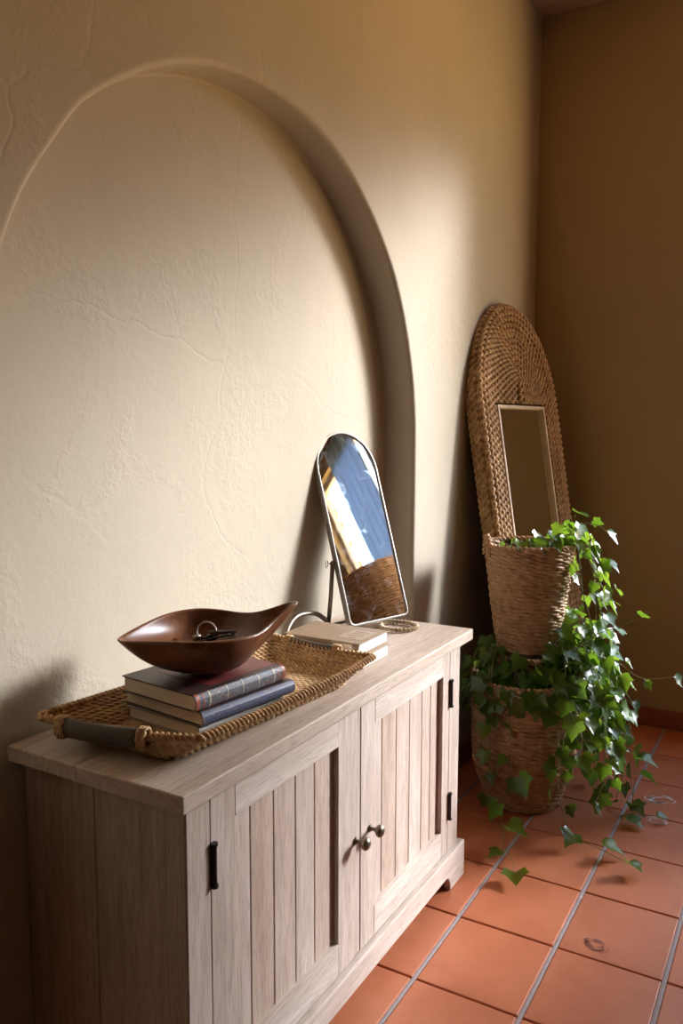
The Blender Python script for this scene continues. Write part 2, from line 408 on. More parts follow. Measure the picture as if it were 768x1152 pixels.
# ------------------------------------------------------------------ sideboard
XF = -.935; Y0, Y1 = 1.066, 2.372; ZT = .82
sb = empty('sideboard', (-1.15, 1.72, 0), label='bleached oak plank sideboard with two panelled doors in the arched niche', cat='sideboard')
def P(mb_, name, mat, par, **k):
    o = mb_.build(name, mat, par, **k); o.matrix_parent_inverse = Matrix.Translation(-Vector(sb.location)) if par is sb else Matrix(); return o
def part(mb_, name, mat, **k): return P(mb_, name, mat, sb, **k)
part(MB().box(-1.366, -1.176, 1.028, 2.408, .786, ZT - .001), 'top_board', M['oak_top'], bevel=.003)
part(MB().box(-1.174, -.906, 1.026, 2.408, .7855, ZT), 'top_board', M['oak_top'], bevel=.003)
m = MB()                                                 # carcass: side boards, back, face frame
for yy in (Y0, Y1 - .02):
    part(MB().box(-1.362, -1.168, yy, yy + .02, .02, .785), 'side_board', M['oak_v'], bevel=.0015)
    part(MB().box(-1.164, XF - .003, yy - .001, yy + .021, .02, .785), 'side_board', M['oak_v'], bevel=.0015)
part(MB().box(-1.362, -1.35, Y0 + .02, Y1 - .02, .05, .785), 'back_board', M['oak_v'])
part(MB().box(-1.35, -.96, Y0 + .02, Y1 - .02, .10, .118), 'bottom_board', M['oak_h'])
part(MB().box(-.957, XF, Y0 + .0005, 1.131, .118, .784), 'corner_post', M['oak_v'], bevel=.0012)
part(MB().box(-.957, XF, 2.293, Y1 - .0005, .118, .784), 'corner_post', M['oak_v'], bevel=.0012)
m = MB()                                                 # plinth with the cut-out feet
yA, yB_ = 1.044, 2.398
cut = [(yA, .001), (yA + .115, .001)]
cut += [(yA + .115 + .035 * (1 - math.cos(t)), .001 + .052 * math.sin(t)) for t in np.linspace(.25, PI / 2, 8)]
cut += [(yB_ - (q - yA), z) for q, z in reversed(cut)]
top_ = [(yB_, .120), (yA, .120)]
poly = cut + top_; n_ = len(poly)
V = [(-.918, y, z) for y, z in poly] + [(-.943, y, z) for y, z in poly]
m.add(V, [tuple(range(n_)), tuple(range(2 * n_ - 1, n_ - 1, -1))] + [(i, i + n_, (i + 1) % n_ + n_, (i + 1) % n_) for i in range(n_)])
for a in (yA, yB_ - .02): part(MB().box(-1.35, -.9435, a, a + .02, .001, .12), 'plinth_return', M['oak_h'], bevel=.003)
part(m, 'plinth', M['oak_h'], bevel=.004)
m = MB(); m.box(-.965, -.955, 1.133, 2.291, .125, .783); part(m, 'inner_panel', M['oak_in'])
def door(y0, y1, sL, sR, planks, knob_y, hinge_y, side):
    d = part(MB(), 'door', M['oak_v'])
    for a, b in ((y0, sL), (sR, y1)): MB().box(-.955, XF, a, b, .124, .782).build('stile', M['oak_v'], d, bevel=.0012)
    for a, b in ((.702, .7815), (.1245, .205)): MB().box(-.955, XF + .0005, sL + .0006, sR - .0006, a, b).build('rail', M['oak_h'], d, bevel=.0012)
    mm = MB()
    for a, b in zip(planks, planks[1:]): mm.box(-.956, XF - .014, a + .0021, b - .0021, .20, .705)
    mm.build('planked_panel', M['oak_v'], d, bevel=.0016)
    # knob: stem and round head turned on a lathe, axis along x
    pr = [(0, .010), (.004, .010), (.006, .0055), (.016, .0050), (.020, .0085), (.025, .0150), (.031, .0168), (.037, .0145), (.041, .008), (.0425, .0006)]
    mm = MB(); mm.loft([[(XF + x, knob_y + r * math.cos(a), .432 + r * math.sin(a)) for a in np.linspace(0, 2 * PI, 20, endpoint=False)] for x, r in pr], True, True, True)
    mm.build('knob', M['pewter'], d, smooth=True)
    for zc in (.637, .272) if side == 'r' else (.637, .20):
        mm = MB(); mm.tube([(XF + .005, hinge_y, zc + t) for t in np.linspace(-.041, .041, 13)], 0.0052, 10)
        mm.box(XF - .001, XF + .003, hinge_y - .004, hinge_y + .004, zc - .037, zc + .037)
        for q in (-.041, .041): mm.tube([(XF + .005, hinge_y, zc + q - .003), (XF + .005, hinge_y, zc + q + .003)], .0075, 10)
        mm.build('hinge', M['iron'], d)
    return d
door(1.134, 1.6905, 1.208, 1.608, [1.207, 1.275, 1.358, 1.442, 1.522, 1.610], 1.690 - .0, 1.137, 'l')
door(1.7195, 2.290, 1.794, 2.239, [1.793, 1.860, 1.947, 2.032, 2.116, 2.178, 2.241], 1.765, 2.2935, 'r')
m = MB(); m.box(-.955, XF - .002, 1.6925, 1.7178, .124, .782); part(m, 'centre_strip', M['oak_v'], bevel=.001)

# ------------------------------------------------------------------ woven tray
tr = empty('woven_tray', (-1.12, 1.42, ZT), label='long seagrass tray with dark wrapped handles on the sideboard', cat='tray')
TL = Matrix.Translation(-Vector(tr.location))
def child(mb_, name, mat, par, **k):
    o = mb_.build(name, mat, par, **k); o.matrix_parent_inverse = Matrix.Translation(-Vector(par.location)); return o
def rquad(C, z, r=.03, n=6, lift=0.0, dip=0.0):
    """closed loop through four rounded corners, counter-clockwise; the long runs dip between raised corners"""
    C = [np.array(c) for c in C]; p = []
    for i in range(4):
        c = C[i]; d0 = C[i - 1] - c; d1 = C[(i + 1) % 4] - c; d0 = d0 / np.linalg.norm(d0); d1 = d1 / np.linalg.norm(d1)
        a, b = c + d0 * r, c + d1 * r
        for t in np.linspace(0, 1, n):
            w = (1 - t) ** 2 * a + 2 * t * (1 - t) * c + t * t * b; p.append(np.array([w[0], w[1], z + lift]))
    q = []
    for i in range(len(p)):
        a = p[i]; b = p[(i + 1) % len(p)]; q.append(a)
        if np.linalg.norm(b - a) > .1:
            for t in np.linspace(0, 1, 14)[1:-1]: q.append(a + (b - a) * t + np.array([0, 0, -dip * math.sin(PI * t)]))
    return np.array(q)
BOT = [(-1.020, 1.132), (-.968, 1.690), (-1.215, 1.735), (-1.240, 1.118)]
RIM = [(-.948, 1.122), (-.926, 1.772), (-1.272, 1.812), (-1.300, 1.052)]
def mixq(e): return [tuple(np.array(a) * (1 - e) + np.array(b) * e) for a, b in zip(BOT, RIM)]
m = MB(); nrow = 8
for k in range(nrow):
    t = k / nrow; e = t ** 1.1
    m.rope(rquad(mixq(e), ZT + .0085 + .047 * t, .03, dip=.004 * t, lift=.005 * t), .0030, .0040, .0175, True, phase=k * 1.57)
for t in np.linspace(.012, .988, 27):
    a = np.array(BOT[3]) * (1 - t) + np.array(BOT[0]) * t; b = np.array(BOT[2]) * (1 - t) + np.array(BOT[1]) * t; d = (b - a) * .006
    m.rope([(a[0], a[1], ZT + .0078), ((a[0] + b[0]) / 2, (a[1] + b[1]) / 2, ZT + .0078), (b[0], b[1], ZT + .0078)], .0026, .0040, .019, phase=t * 27 * 1.57)
child(m, 'body', M['straw'], tr, smooth=True)
m = MB(); m.rope(rquad(RIM, ZT + .057, .014, lift=.006, dip=.009), .0042, .0060, .0125, True, phase=.4)
child(m, 'rim', M['straw'], tr, smooth=True)
for (xa, ya), (xb, yb) in (((-1.238, 1.062), (-1.066, 1.096)), ((-1.205, 1.808), (-1.050, 1.790))):
    A = np.array([xa, ya, ZT + .050]); B_ = np.array([xb, yb, ZT + .050]); d = (B_ - A) / np.linalg.norm(B_ - A); nv = np.array([-d[1], d[0], 0])
    m = MB(); rings = []
    for t in np.linspace(0, 1, 9): rings.append([A + (B_ - A) * t + nv * .0120 * math.cos(w) + np.array([0, 0, .0195 * math.sin(w) - .003 * math.sin(PI * t)]) for w in np.linspace(0, 2 * PI, 18, endpoint=False)])
    m.loft(rings, True, True, True)
    h = child(m, 'handle', M['leather'], tr)
    for p in h.data.polygons: p.use_smooth = len(p.vertices) == 4
    for e in (A - d * .004, B_ + d * .004):
        m = MB()
        for k in range(3): m.rope([e + d * (k - 1) * .006 + nv * .0130 * math.cos(w) + np.array([0, 0, .0200 * math.sin(w)]) for w in np.linspace(0, 2 * PI, 16, endpoint=False)], .0018, .0032, .012, True)
        child(m, 'binding', M['straw'], tr, smooth=True)

# ------------------------------------------------------------------ books
def book(name, label, loc, rz, w, l, t, cover, page, spine=None, group=None, over=.004, thick=.0028, spine_axis='x'):
    """lies flat: spine along +x edge, width w in x, length l in y"""
    b = empty(name, label=label, cat='book', group=group); b.location = loc; b.rotation_euler = (0, 0, rz)
    mm = MB(); mm.box(-w, -.004, -l / 2, l / 2, 0, thick); mm.box(-w, -.004, -l / 2, l / 2, t - thick, t)
    mm.build('cover', cover, b, bevel=.001)
    mm = MB(); n = 9
    ring = [(-.006 + .010 * math.cos(a), t / 2 + t / 2 * math.sin(a)) for a in np.linspace(-PI / 2, PI / 2, n)]
    inn = [(-.006 + .0072 * math.cos(a), t / 2 + (t / 2 - thick) * math.sin(a)) for a in np.linspace(PI / 2, -PI / 2, n)]
    pr = ring + inn
    mm.loft([[(x, y, z) for x, z in pr] for y in (-l / 2, l / 2)], True, True, True)
    sp = mm.build('spine', spine or cover, b, smooth=False)
    mm = MB()
    ring = [(-.008 + .007 * math.cos(a), t / 2 + (t / 2 - thick) * math.sin(a)) for a in np.linspace(-PI / 2, PI / 2, n)]
    pr = [(-w + over, thick)] + ring + [(-w + over, t - thick)]
    mm.loft([[(x, y, z) for x, z in pr] for y in (-l / 2 + over, l / 2 - over)], True, True, True)
    mm.build('page_block', page, b)
    return b, sp
ZB = ZT + .0135
rz = R(-6)
def near(x, y, w, l, a):   # spine-edge reference point whose near front corner sits at (x, y)
    return (x - math.sin(a) * l / 2, y + math.cos(a) * l / 2)
x, y = near(-1.030, 1.215, .215, .26, rz); book('book', 'grey brown hardback at the bottom of the stack under the wooden bowl', (x, y, ZB), rz, .215, .26, .027, M['cov_grey'], M['pages'])
x, y = near(-1.019, 1.214, .245, .275, R(-8)); b2, s2 = book('book', 'navy spined hardback in the middle of the stack under the wooden bowl', (x, y, ZB + .0275), R(-8), .245, .275, .030, M['cov_dark'], M['pages'], M['spine_navy'])
x, y = near(-1.029, 1.205, .225, .268, R(-7)); b1, s1 = book('book', 'dark hardback with ornate banded spine directly under the wooden bowl', (x, y, ZB + .058), R(-7), .225, .268, .035, M['cov_dark'], M['pages'], M['spine_orn'])
for yy, w, mt in ((-.128, .009, 'band_red'), (-.112, .003, 'band_red'), (-.095, .0035, 'band_cream'), (.128, .009, 'band_red'), (.112, .003, 'band_red'), (.098, .0035, 'band_cream'), (-.045, .002, 'band_cream'), (.0, .002, 'band_cream'), (.048, .002, 'band_cream')):
    mm = MB(); t = .035
    ring = [(-.006 + .0106 * math.cos(a), t / 2 + (t / 2 + .0004) * math.sin(a)) for a in np.linspace(-PI / 2 * .96, PI / 2 * .96, 11)]
    mm.loft([[(x_, q, z) for x_, z in ring] for q in (yy - w / 2, yy + w / 2)], False)
    mm.build('spine_band', M[mt], s1, smooth=True)
mm = MB(); mm.box(-.185, -.022, -.07, .128, .0352, .0356); mm.build('cover_panel', M['cov_red'], b1)
ZS = ZT + .0008
b4, s4 = book('book', 'pale tan hardback lying under the tan book beside the mirror', (-1.118, 1.838, ZS), R(-90), .155, .245, .033, M['cov_tan2'], M['white_pages'])
b5, s5 = book('book', 'tan hardback with printed title panel on top beside the arched table mirror', (-1.128, 1.838, ZS + .0335), R(-90), .172, .242, .032, M['cov_tan'], M['white_pages'])
mm = MB(); mm.box(-.135, -.04, .03, .105, .0322, .0325)
pn = mm.build('title_panel', M['tan_print'], b5)
mm = MB()
for k, (a, b_) in enumerate(((.045, .09), (.05, .085), (.042, .092), (.055, .08))): mm.box(-.120 + k * .02, -.114 + k * .02, a, b_, .0325, .0328)
mm.build('title_lines', M['cov_tan'], pn)
# folded white card by the far handle of the tray
cd = empty('paper_card', label='small folded white card between the tray handle and the tan books', cat='card'); cd.location = (-1.050, 1.822, ZS)
mm = MB()
mm.add([(-.028, -.012, 0), (.028, -.012, 0), (.028, 0, .066), (-.028, 0, .066), (.028, .012, 0), (-.028, .012, 0),
        (-.028, -.0108, 0), (.028, -.0108, 0), (.028, 0, .0645), (-.028, 0, .0645), (.028, .0108, 0), (-.028, .0108, 0)],
       [(0, 1, 2, 3), (3, 2, 4, 5), (9, 8, 7, 6), (11, 10, 8, 9), (0, 3, 9, 6), (3, 5, 11, 9), (1, 7, 8, 2), (2, 8, 10, 4), (0, 6, 7, 1), (5, 4, 10, 11)])
o = mm.build('folded_sheet', M['card'], cd)

# ------------------------------------------------------------------ bowl with keys
ZK = ZB + .058 + .0358
bw = empty('dough_bowl', label='carved walnut boat bowl with one raised horn tip on the books', cat='bowl')
bw.location = (-1.115, 1.355, ZK); bw.rotation_euler = (0, 0, math.atan2(.81, .585))
def rim(t):
    c_, s_ = math.cos(t), math.sin(t)
    horn = max(0, c_) ** 5; lip = max(0, -c_) ** 4
    x_ = .158 * c_ + .052 * max(0, c_) ** 12 - .038 * lip ** 1.4
    y_ = .117 * math.copysign(abs(s_) ** (1 - .38 * max(0, c_) ** 5), s_) * (1 - .24 * abs(c_) ** 3 - .38 * max(0, c_) ** 3)
    z_ = .100 + .047 * max(0, c_) ** 6 - .012 * lip - .012 * max(0, c_) ** 2 - .007 * max(0, -s_) ** 2 + .014 * max(0, s_) ** 2 * (1 - .5 * max(0, c_))
    return x_, y_, z_
def shell(v, t, inner):
    x_, y_, z_ = rim(t); c_ = math.cos(t); b_ = (.50 if c_ < 0 else .72) * abs(c_) ** 2
    s_ = (1 - b_) * (1 - (1 - v) ** 2.0) ** .78 + b_ * (.62 * v ** .62 + .38 * v ** 2.6)
    zz = z_ * v ** 1.75
    th = .0085
    if inner:
        f = 1 - th / math.hypot(x_, y_) * (1.0 if v > .3 else v / .3)
        return x_ * s_ * f, y_ * s_ * f, max(zz, 0) * (.80 + .20 * v ** 3) + .040 * (1 - v ** 2.2) + .0006
    return x_ * s_, y_ * s_, zz
mm = MB(); tt = np.linspace(0, 2 * PI, 96, endpoint=False); vv = np.linspace(.04, 1, 20)
rings = [[shell(v, t, False) for t in tt] for v in vv] + [[shell(v, t, True) for t in tt] for v in vv[::-1]]
mm.loft(rings, True, True, True)
bo = mm.build('bowl', M['walnut'], bw, smooth=True)
sm = bo.modifiers.new('soft', 'SUBSURF'); sm.levels = 1; sm.render_levels = 1
ks = empty('key_bunch', label='bunch of keys on a silver ring inside the wooden bowl', cat='keys')
ks.location = (-1.140, 1.378, ZK + .054); ks.rotation_euler = (R(-10), 0, R(38))
mm = MB(); mm.tube([(.0 + .021 * math.cos(a), .004 * math.sin(a), .022 + .021 * math.sin(a)) for a in np.linspace(0, 2 * PI, 36, endpoint=False)], .0022, 8, True); mm.build('key_ring', M['silver'], ks, smooth=True)
def key(a, tilt, L, mat, z):
    mm = MB()
    bow_ = [(.0125 * math.cos(q), .011 * math.sin(q)) for q in np.linspace(0, 2 * PI, 20, endpoint=False)]
    for zz0, zz1 in ((-.0014, .0014),):
        V = [(x_, y_, zz0) for x_, y_ in bow_] + [(x_, y_, zz1) for x_, y_ in bow_]
        n = 20; mm.add(V, [tuple(range(n - 1, -1, -1)), tuple(range(n, 2 * n))] + [(i, (i + 1) % n, (i + 1) % n + n, i + n) for i in range(n)])
    mm.box(.010, L, -.0035, .0035, -.001, .001)
    for q in range(4): mm.box(.022 + q * .007, .026 + q * .007, -.0065, -.003, -.001, .001)
    o = mm.build('key', mat, ks, bevel=.0005)
    o.rotation_euler = (R(tilt * .6), R(-tilt * .35), R(a)); o.location = (.012 * math.cos(R(a)), .012 * math.sin(R(a)), z)
key(-8, 22, .052, M['iron'], .010); key(12, -14, .055, M['pewter'], .014); key(-30, 30, .048, M['iron'], .009); key(165, 18, .046, M['silver'], .010); key(28, 20, .05, M['iron'], .006); key(195, -20, .045, M['pewter'], .006)
mm = MB(); mm.box(.005, .065, -.006, .008, .016, .024); o = mm.build('key_fob', M['leather'], ks, bevel=.003)
mm = MB(); mm.tube([(-.03, -.006, .011), (-.012, -.004, .013)], .0048, 12); mm.build('key_clasp', M['silver'], ks, smooth=True)

# ------------------------------------------------------------------ arched table mirror
yaw, lean = -.312, .317
def basis(ox, oy, oz, yaw, lean):
    n0 = Vector((math.cos(yaw), math.sin(yaw), 0)); u = Vector((-math.sin(yaw), math.cos(yaw), 0))
    v = Vector((0, 0, 1)) * math.cos(lean) - n0 * math.sin(lean); n = u.cross(v)
    m_ = Matrix((u, v, n)).transposed().to_4x4(); m_.translation = (ox, oy, oz); return m_
MT = basis(-1.168, 2.274, .841, yaw, lean)
tm = empty('table_mirror', mat=MT, label='small arched silver framed mirror tilting on a stand on the sideboard', cat='mirror')
def archline(W, H, r=.022, n=26, b=0.0):
    h = W / 2; p = []
    for cx, cy, a0 in ((-h + r, b + r, PI), (h - r, b + r, 1.5 * PI)):
        for a in np.linspace(a0, a0 + PI / 2, 6): p.append((cx + r * math.cos(a), cy + r * math.sin(a)))
    for a in np.linspace(0, PI, n): p.append((h * math.cos(a), H - h + h * math.sin(a)))
    return p
W_, H_ = .264, .632
mm = MB()
cs = [(0, -.016), (0, .001), (.0012, .0030), (.0038, .0035), (.0066, .0020), (.007, 0), (.007, -.016)]
mm.loft([[(x_, y_, d) for x_, y_ in archline(W_ - 2 * o_, H_ - o_, max(.022 - o_, .008), b=o_)] for o_, d in cs], True, False, False, True)
mm.build('frame', M['silver'], tm, smooth=False, bevel=.0006)
pl = archline(W_ - .013, H_ - .0065, .0155, b=.0065)
mm = MB(); mm.add([(x_, y_, -.002) for x_, y_ in pl], [tuple(range(len(pl)))]); mm.build('mirror_glass', M['glass_small'], tm)
mm = MB(); nn_ = len(pl); mm.add([(x_, y_, -.0045) for x_, y_ in pl] + [(x_, y_, -.012) for x_, y_ in pl], [tuple(range(nn_)), tuple(range(2 * nn_ - 1, nn_ - 1, -1))] + [(i, i + nn_, (i + 1) % nn_ + nn_, (i + 1) % nn_) for i in range(nn_)])
mm.build('back_plate', M['bronze'], tm)
inv = MT.inverted()
def loc(P_): return [tuple(inv @ Vector(p)) for p in P_]
st = MB()
pv = [MT @ Vector((s * (W_ / 2 + .005), .205, -.008)) for s in (-1, 1)]
feet = []
for p in pv:
    base = Vector((p.x - .02, p.y, ZT + .012))
    feet.append(base)
    st.tube(loc([base, base.lerp(p, .5), p + Vector((-.004, 0, .006))]), .0070, 10)
st.tube(loc([feet[0], feet[0].lerp(feet[1], .5) + Vector((-.01, 0, .0)), feet[1]]), .005, 10)
st.build('stand', M['bronze'], tm, smooth=True)
for i, f in enumerate(feet):
    s = -1 if i == 0 else 1
    st = MB()
    st.tube(loc(bez([f + Vector((0, 0, .012)), f + Vector((-.012, s * .06, .050)), f + Vector((-.02, s * .15, .058)), f + Vector((-.012, s * .215, .03)), f + Vector((0, s * .235, -.004))] if i == 0 else
                    [f + Vector((0, 0, .012)), f + Vector((-.02, -.02, .03)), f + Vector((-.05, -.03, .02)), f + Vector((-.075, -.03, -.004))], 22)), .0078, 10, taper=.0062)
    st.build('leg', M['bronze'], tm, smooth=True)
st = MB(); q = pv[0] + Vector((-.012, -.022, .0))
st.tube(loc([pv[0], pv[0].lerp(q, .6)]), .003, 8)
st.tube(loc([q + Vector((-.003 * math.cos(a), .012 * math.cos(a), .012 * math.sin(a))) for a in np.linspace(0, 2 * PI, 20, endpoint=False)]), .0014, 6, True)
st.build('ring_screw', M['bronze'], tm, smooth=True)

rr = MB(); rr.rope([(-1.112 + .058 * math.cos(a), 2.292 + .054 * math.sin(a), ZT + .0082) for a in np.linspace(0, 2 * PI, 40, endpoint=False)], .0036, .0044, .012, True)
tag(rr.build('rope_ring', M['jute'], smooth=True), 'small ring of jute rope lying on the sideboard by the mirror foot', 'rope ring')

# ------------------------------------------------------------------ tall woven mirror
MR = basis(-.885, 3.474, .004, -.161, .166)
rm = empty('floor_mirror', mat=MR, label='tall arched woven frame mirror leaning on the wall behind the ivy baskets', cat='mirror')
UC, HW, HT, SPR = .032, .362, 2.02, 1.575
GU, GV0, GV1 = .222, .34, 1.572
AH = HT - SPR
def ropeline(o, n=40):
    hw = HW - o; h = AH - o
    if hw > GU + .012:      # full loop down both sides
        p = [(UC - hw, .03 + o, 0)] + [(UC - hw, v, 0) for v in np.linspace(.2, SPR, 12)]
        p += [(UC - hw * math.cos(a), SPR + h * math.sin(a), 0) for a in np.linspace(0, PI, n)[1:]]
        p += [(UC + hw, v, 0) for v in np.linspace(SPR, .2, 12)[1:]] + [(UC + hw, .03 + o, 0)]
        return p
    return [(UC - hw * math.cos(a), SPR + .006 + h * math.sin(a), 0) for a in np.linspace(0, PI, n)]
mm = MB(); k = 0; o_ = .012
while AH - o_ > .03 and HW - o_ > .02:
    L = np.array(ropeline(o_)); L[:, 2] = .006 * math.sin(min(1, o_ / .1) * PI) + rng.normal(0, .0006, len(L))
    mm.rope(L, .0078, .0098, .030, phase=k * 1.57, sides=6); k += 1; o_ += .0255
mm.rope([(UC, SPR + .004, .004), (UC, SPR + .05, .006), (UC, SPR + AH - o_ + .01, .006)], .0078, .0098, .030)
# bottom band below the glass
for k2 in range(13): mm.rope([(UC - .235, .04 + k2 * .0225, 0), (UC, .04 + k2 * .0225, .002), (UC + .235, .04 + k2 * .0225, 0)], .0062, .0084, .0235, phase=k2 * 1.3, sides=6)
# outer edge wrapped in chunky blocks
for k2, dz in enumerate((-.016, -.034, -.052)):
    L = np.array(ropeline(-.002 + .004 * k2)); L[:, 2] = dz; mm.rope(L, .0058, .0078, .030, phase=k2 * 1.57, sides=6)
mm.build('woven_frame', M['rattan'], rm, smooth=True)
def solid(poly, z0, z1):
    q = MB(); n = len(poly); q.add([(x_, y_, z1) for x_, y_ in poly] + [(x_, y_, z0) for x_, y_ in poly], [tuple(range(n)), tuple(range(2 * n - 1, n - 1, -1))] + [(i, i + n, (i + 1) % n + n, (i + 1) % n) for i in range(n)]); return q
ol = [(a, b) for a, b, _ in ropeline(.010)]
solid(ol, -.060, -.012).build('backing', M['dark_in'], rm)
mm = MB(); fw_ = .013; a, b = UC - GU, UC + GU
for q in ((a, a + fw_, GV0, GV1), (b - fw_, b, GV0, GV1), (a + fw_, b - fw_, GV0, GV0 + fw_), (a + fw_, b - fw_, GV1 - fw_, GV1)): mm.box(q[0], q[1], q[2], q[3], -.011, .012)
mm.build('inner_frame', M['lightwood'], rm, bevel=.002)
mm = MB(); mm.add([(a + .005, GV0 + .005, -.004), (b - .005, GV0 + .005, -.004), (b - .005, GV1 - .005, -.004), (a + .005, GV1 - .005, -.004)], [(0, 1, 2, 3)])
mm.build('mirror_glass', M['glass_tall'], rm)

# ------------------------------------------------------------------ baskets
BC = (-.925, 3.035); UCN = (-.925, 3.05)
def weave(mm, prof, c, n_sp, rowh, seed, rope_r=.0086, pitch=.052):
    zs = np.array([p[1] for p in prof]); rs = np.array([p[0] for p in prof]); q = np.random.default_rng(seed)
    d = np.r_[0, np.cumsum(np.hypot(np.diff(zs), np.diff(rs)))]; n = int(d[-1] / rowh)
    for k in range(n + 1):
        s_ = d[-1] * k / n; r_ = np.interp(s_, d, rs); z_ = np.interp(s_, d, zs)
        ph = q.uniform(0, 6); wob_ = q.normal(0, .0008, 3)
        P_ = [(c[0] + (r_ + .0022 * math.cos(n_sp * a + k * PI)) * math.cos(a), c[1] + (r_ + .0022 * math.cos(n_sp * a + k * PI)) * math.sin(a), z_ + wob_[0] * math.sin(a) + wob_[1] * math.sin(2 * a + 1)) for a in np.linspace(0, 2 * PI, 80, endpoint=False)]
        mm.rope(P_, rope_r * .42, rope_r * .82, pitch, True, phase=ph, sides=5, per=6)
    return mm
bl = empty('wicker_basket', (BC[0], BC[1], 0), label='large round wicker basket standing on the tiles, full of ivy', cat='basket')
lowp = [(.140, .010), (.150, .05), (.168, .10), (.187, .158)]
upp = [(.172, .170), (.190, .192), (.192, .22), (.194, .30), (.197, .40), (.200, .488)]
child(weave(MB(), lowp, BC, 11, .0145, 5), 'base_band', M['wick'], bl, smooth=True)
child(weave(MB(), upp, BC, 12, .0150, 6), 'body', M['wick'], bl, smooth=True)
mm = MB(); mm.rope(circ(*BC, .497, .201), .0052, .0075, .022, True)
child(mm, 'rim', M['wick'], bl, smooth=True)
mm = MB(); mm.rope(circ(*BC, .165, .189), .004, .0065, .03, True)
child(mm, 'ledge_rope', M['wick'], bl, smooth=True)
def inner_wall(prof, c, floor_r, z_soil, soil_r, name_par):
    mm = MB(); t = .007
    mm.loft([circ(c[0], c[1], z, r - t, 48) for r, z in prof], True, True, False)
    child(mm, 'lining', M['dark_in'], name_par, smooth=True)
    mm = MB(); rr_ = np.linspace(.02, soil_r, 7); q = np.random.default_rng(4)
    mm.loft([[(x_, y_, z_ + q.normal(0, .003)) for x_, y_, z_ in circ(c[0], c[1], z_soil, r, 40)] for r in rr_], True, True, False)
    child(mm, 'soil', M['soil'], name_par, smooth=True)
inner_wall(lowp + upp, BC, .13, .435, .190, bl)
# side handle, a thick wrapped loop at the right of the rim
mm = MB(); ha = R(8); hx, hy = math.cos(ha), math.sin(ha); tx, ty = -hy, hx
hp = bez([(BC[0] + .198 * hx + t_ * tx, BC[1] + .198 * hy + t_ * ty, z_) for t_, z_ in ((-.075, .40), (-.070, .47), (-.045, .525), (0, .54), (.045, .525), (.070, .47), (.075, .40))], 30)
hp[:, :2] += np.array([hx, hy]) * .014
mm.rope(hp, .007, .0095, .02); child(mm, 'handle', M['wick'], bl, smooth=True)

bu = empty('wicker_basket', (UCN[0], UCN[1], .60), label='smaller tapered wicker basket raised above the large one, trailing ivy', cat='basket')
up2 = [(.108, .612), (.120, .68), (.135, .78), (.150, .90), (.162, 1.005)]
child(weave(MB(), up2, UCN, 10, .0150, 9), 'body', M['wick'], bu, smooth=True)
mm = MB(); mm.rope(circ(*UCN, 1.012, .163), .0048, .0070, .022, True)
child(mm, 'rim', M['wick'], bu, smooth=True)
inner_wall(up2, UCN, .1, .965, .150, bu)
for a0 in (R(215),):
    mm = MB(); hx, hy = math.cos(a0), math.sin(a0); tx, ty = -hy, hx
    hp = bez([(UCN[0] + .166 * hx + t_ * tx, UCN[1] + .166 * hy + t_ * ty, z_) for t_, z_ in ((-.03, .97), (-.028, 1.02), (0, 1.045), (.028, 1.02), (.03, .97))], 20)
    mm.rope(hp, .005, .007, .016); child(mm, 'handle', M['wick'], bu, smooth=True)
# stand inside the big basket that carries the small one
ps = empty('plant_stand', (UCN[0], UCN[1], .435), label='dark round plant stand hidden in ivy under the smaller basket', cat='plant stand')
mm = MB(); mm.loft([circ(*UCN, z, r, 32) for z, r in ((.584, .094), (.586, .098), (.600, .098), (.602, .094))], True, True, True); child(mm, 'top', M['dark_wood'], ps)
for k in range(3):
    a = k * 2.1 + .4; mm = MB(); mm.tube([(UCN[0] + .09 * math.cos(a), UCN[1] + .09 * math.sin(a), .432), (UCN[0] + .06 * math.cos(a), UCN[1] + .06 * math.sin(a), .586)], .008, 8); child(mm, 'leg', M['dark_wood'], ps)

# ------------------------------------------------------------------ ivy
LOBES = [(0, 0), (.13, -.12), (.33, -.17), (.50, -.08), (.49, .08), (.56, .22), (.66, .40), (.47, .46), (.33, .56), (.22, .72), (.10, .92), (0, 1.06)]
OUT = np.array(LOBES + [(-x_, y_) for x_, y_ in LOBES[-2:0:-1]])
def add_leaf(mm, base, tip, nrm, size, q):
    t = np.array(tip, float); t /= np.linalg.norm(t) + 1e-9; n = np.array(nrm, float); n = n - t * (n @ t); n /= np.linalg.norm(n) + 1e-9; s_ = np.cross(t, n)
    fold = q.uniform(.10, .55); droop = q.uniform(-.1, .5); wid = q.uniform(.82, 1.12); tw = q.normal(0, .12)
    pts = OUT * np.array([wid, 1.0]) + q.normal(0, .018, OUT.shape)
    mid = np.stack([np.zeros(6), np.linspace(.03, .85, 6)], 1)
    A = np.vstack([pts, mid]); x_, y_ = A[:, 0], A[:, 1]
    z_ = np.abs(x_) * fold - droop * y_ ** 2 * .5 + tw * x_ + .10 * np.sin(6 * y_ + 3 * np.abs(x_)) * np.abs(x_)
    V = np.array(base) + size * (np.outer(x_, s_) + np.outer(y_, t) + np.outer(z_, n))
    n_ = len(pts); nh = len(LOBES); F = []
    mi = [n_ + i for i in range(6)]
    def near_mid(y): return mi[int(np.clip(round((y - .03) / .82 * 5), 0, 5))]
    order = list(range(n_)) + [0]
    for i in range(n_):
        a, b = order[i], order[i + 1]
        ma, mbb = near_mid(pts[a][1]), near_mid(pts[b][1])
        if ma == mbb: F.append((a, b, ma))
        else: F.append((a, b, mbb, ma))
    mm.add(V, F)
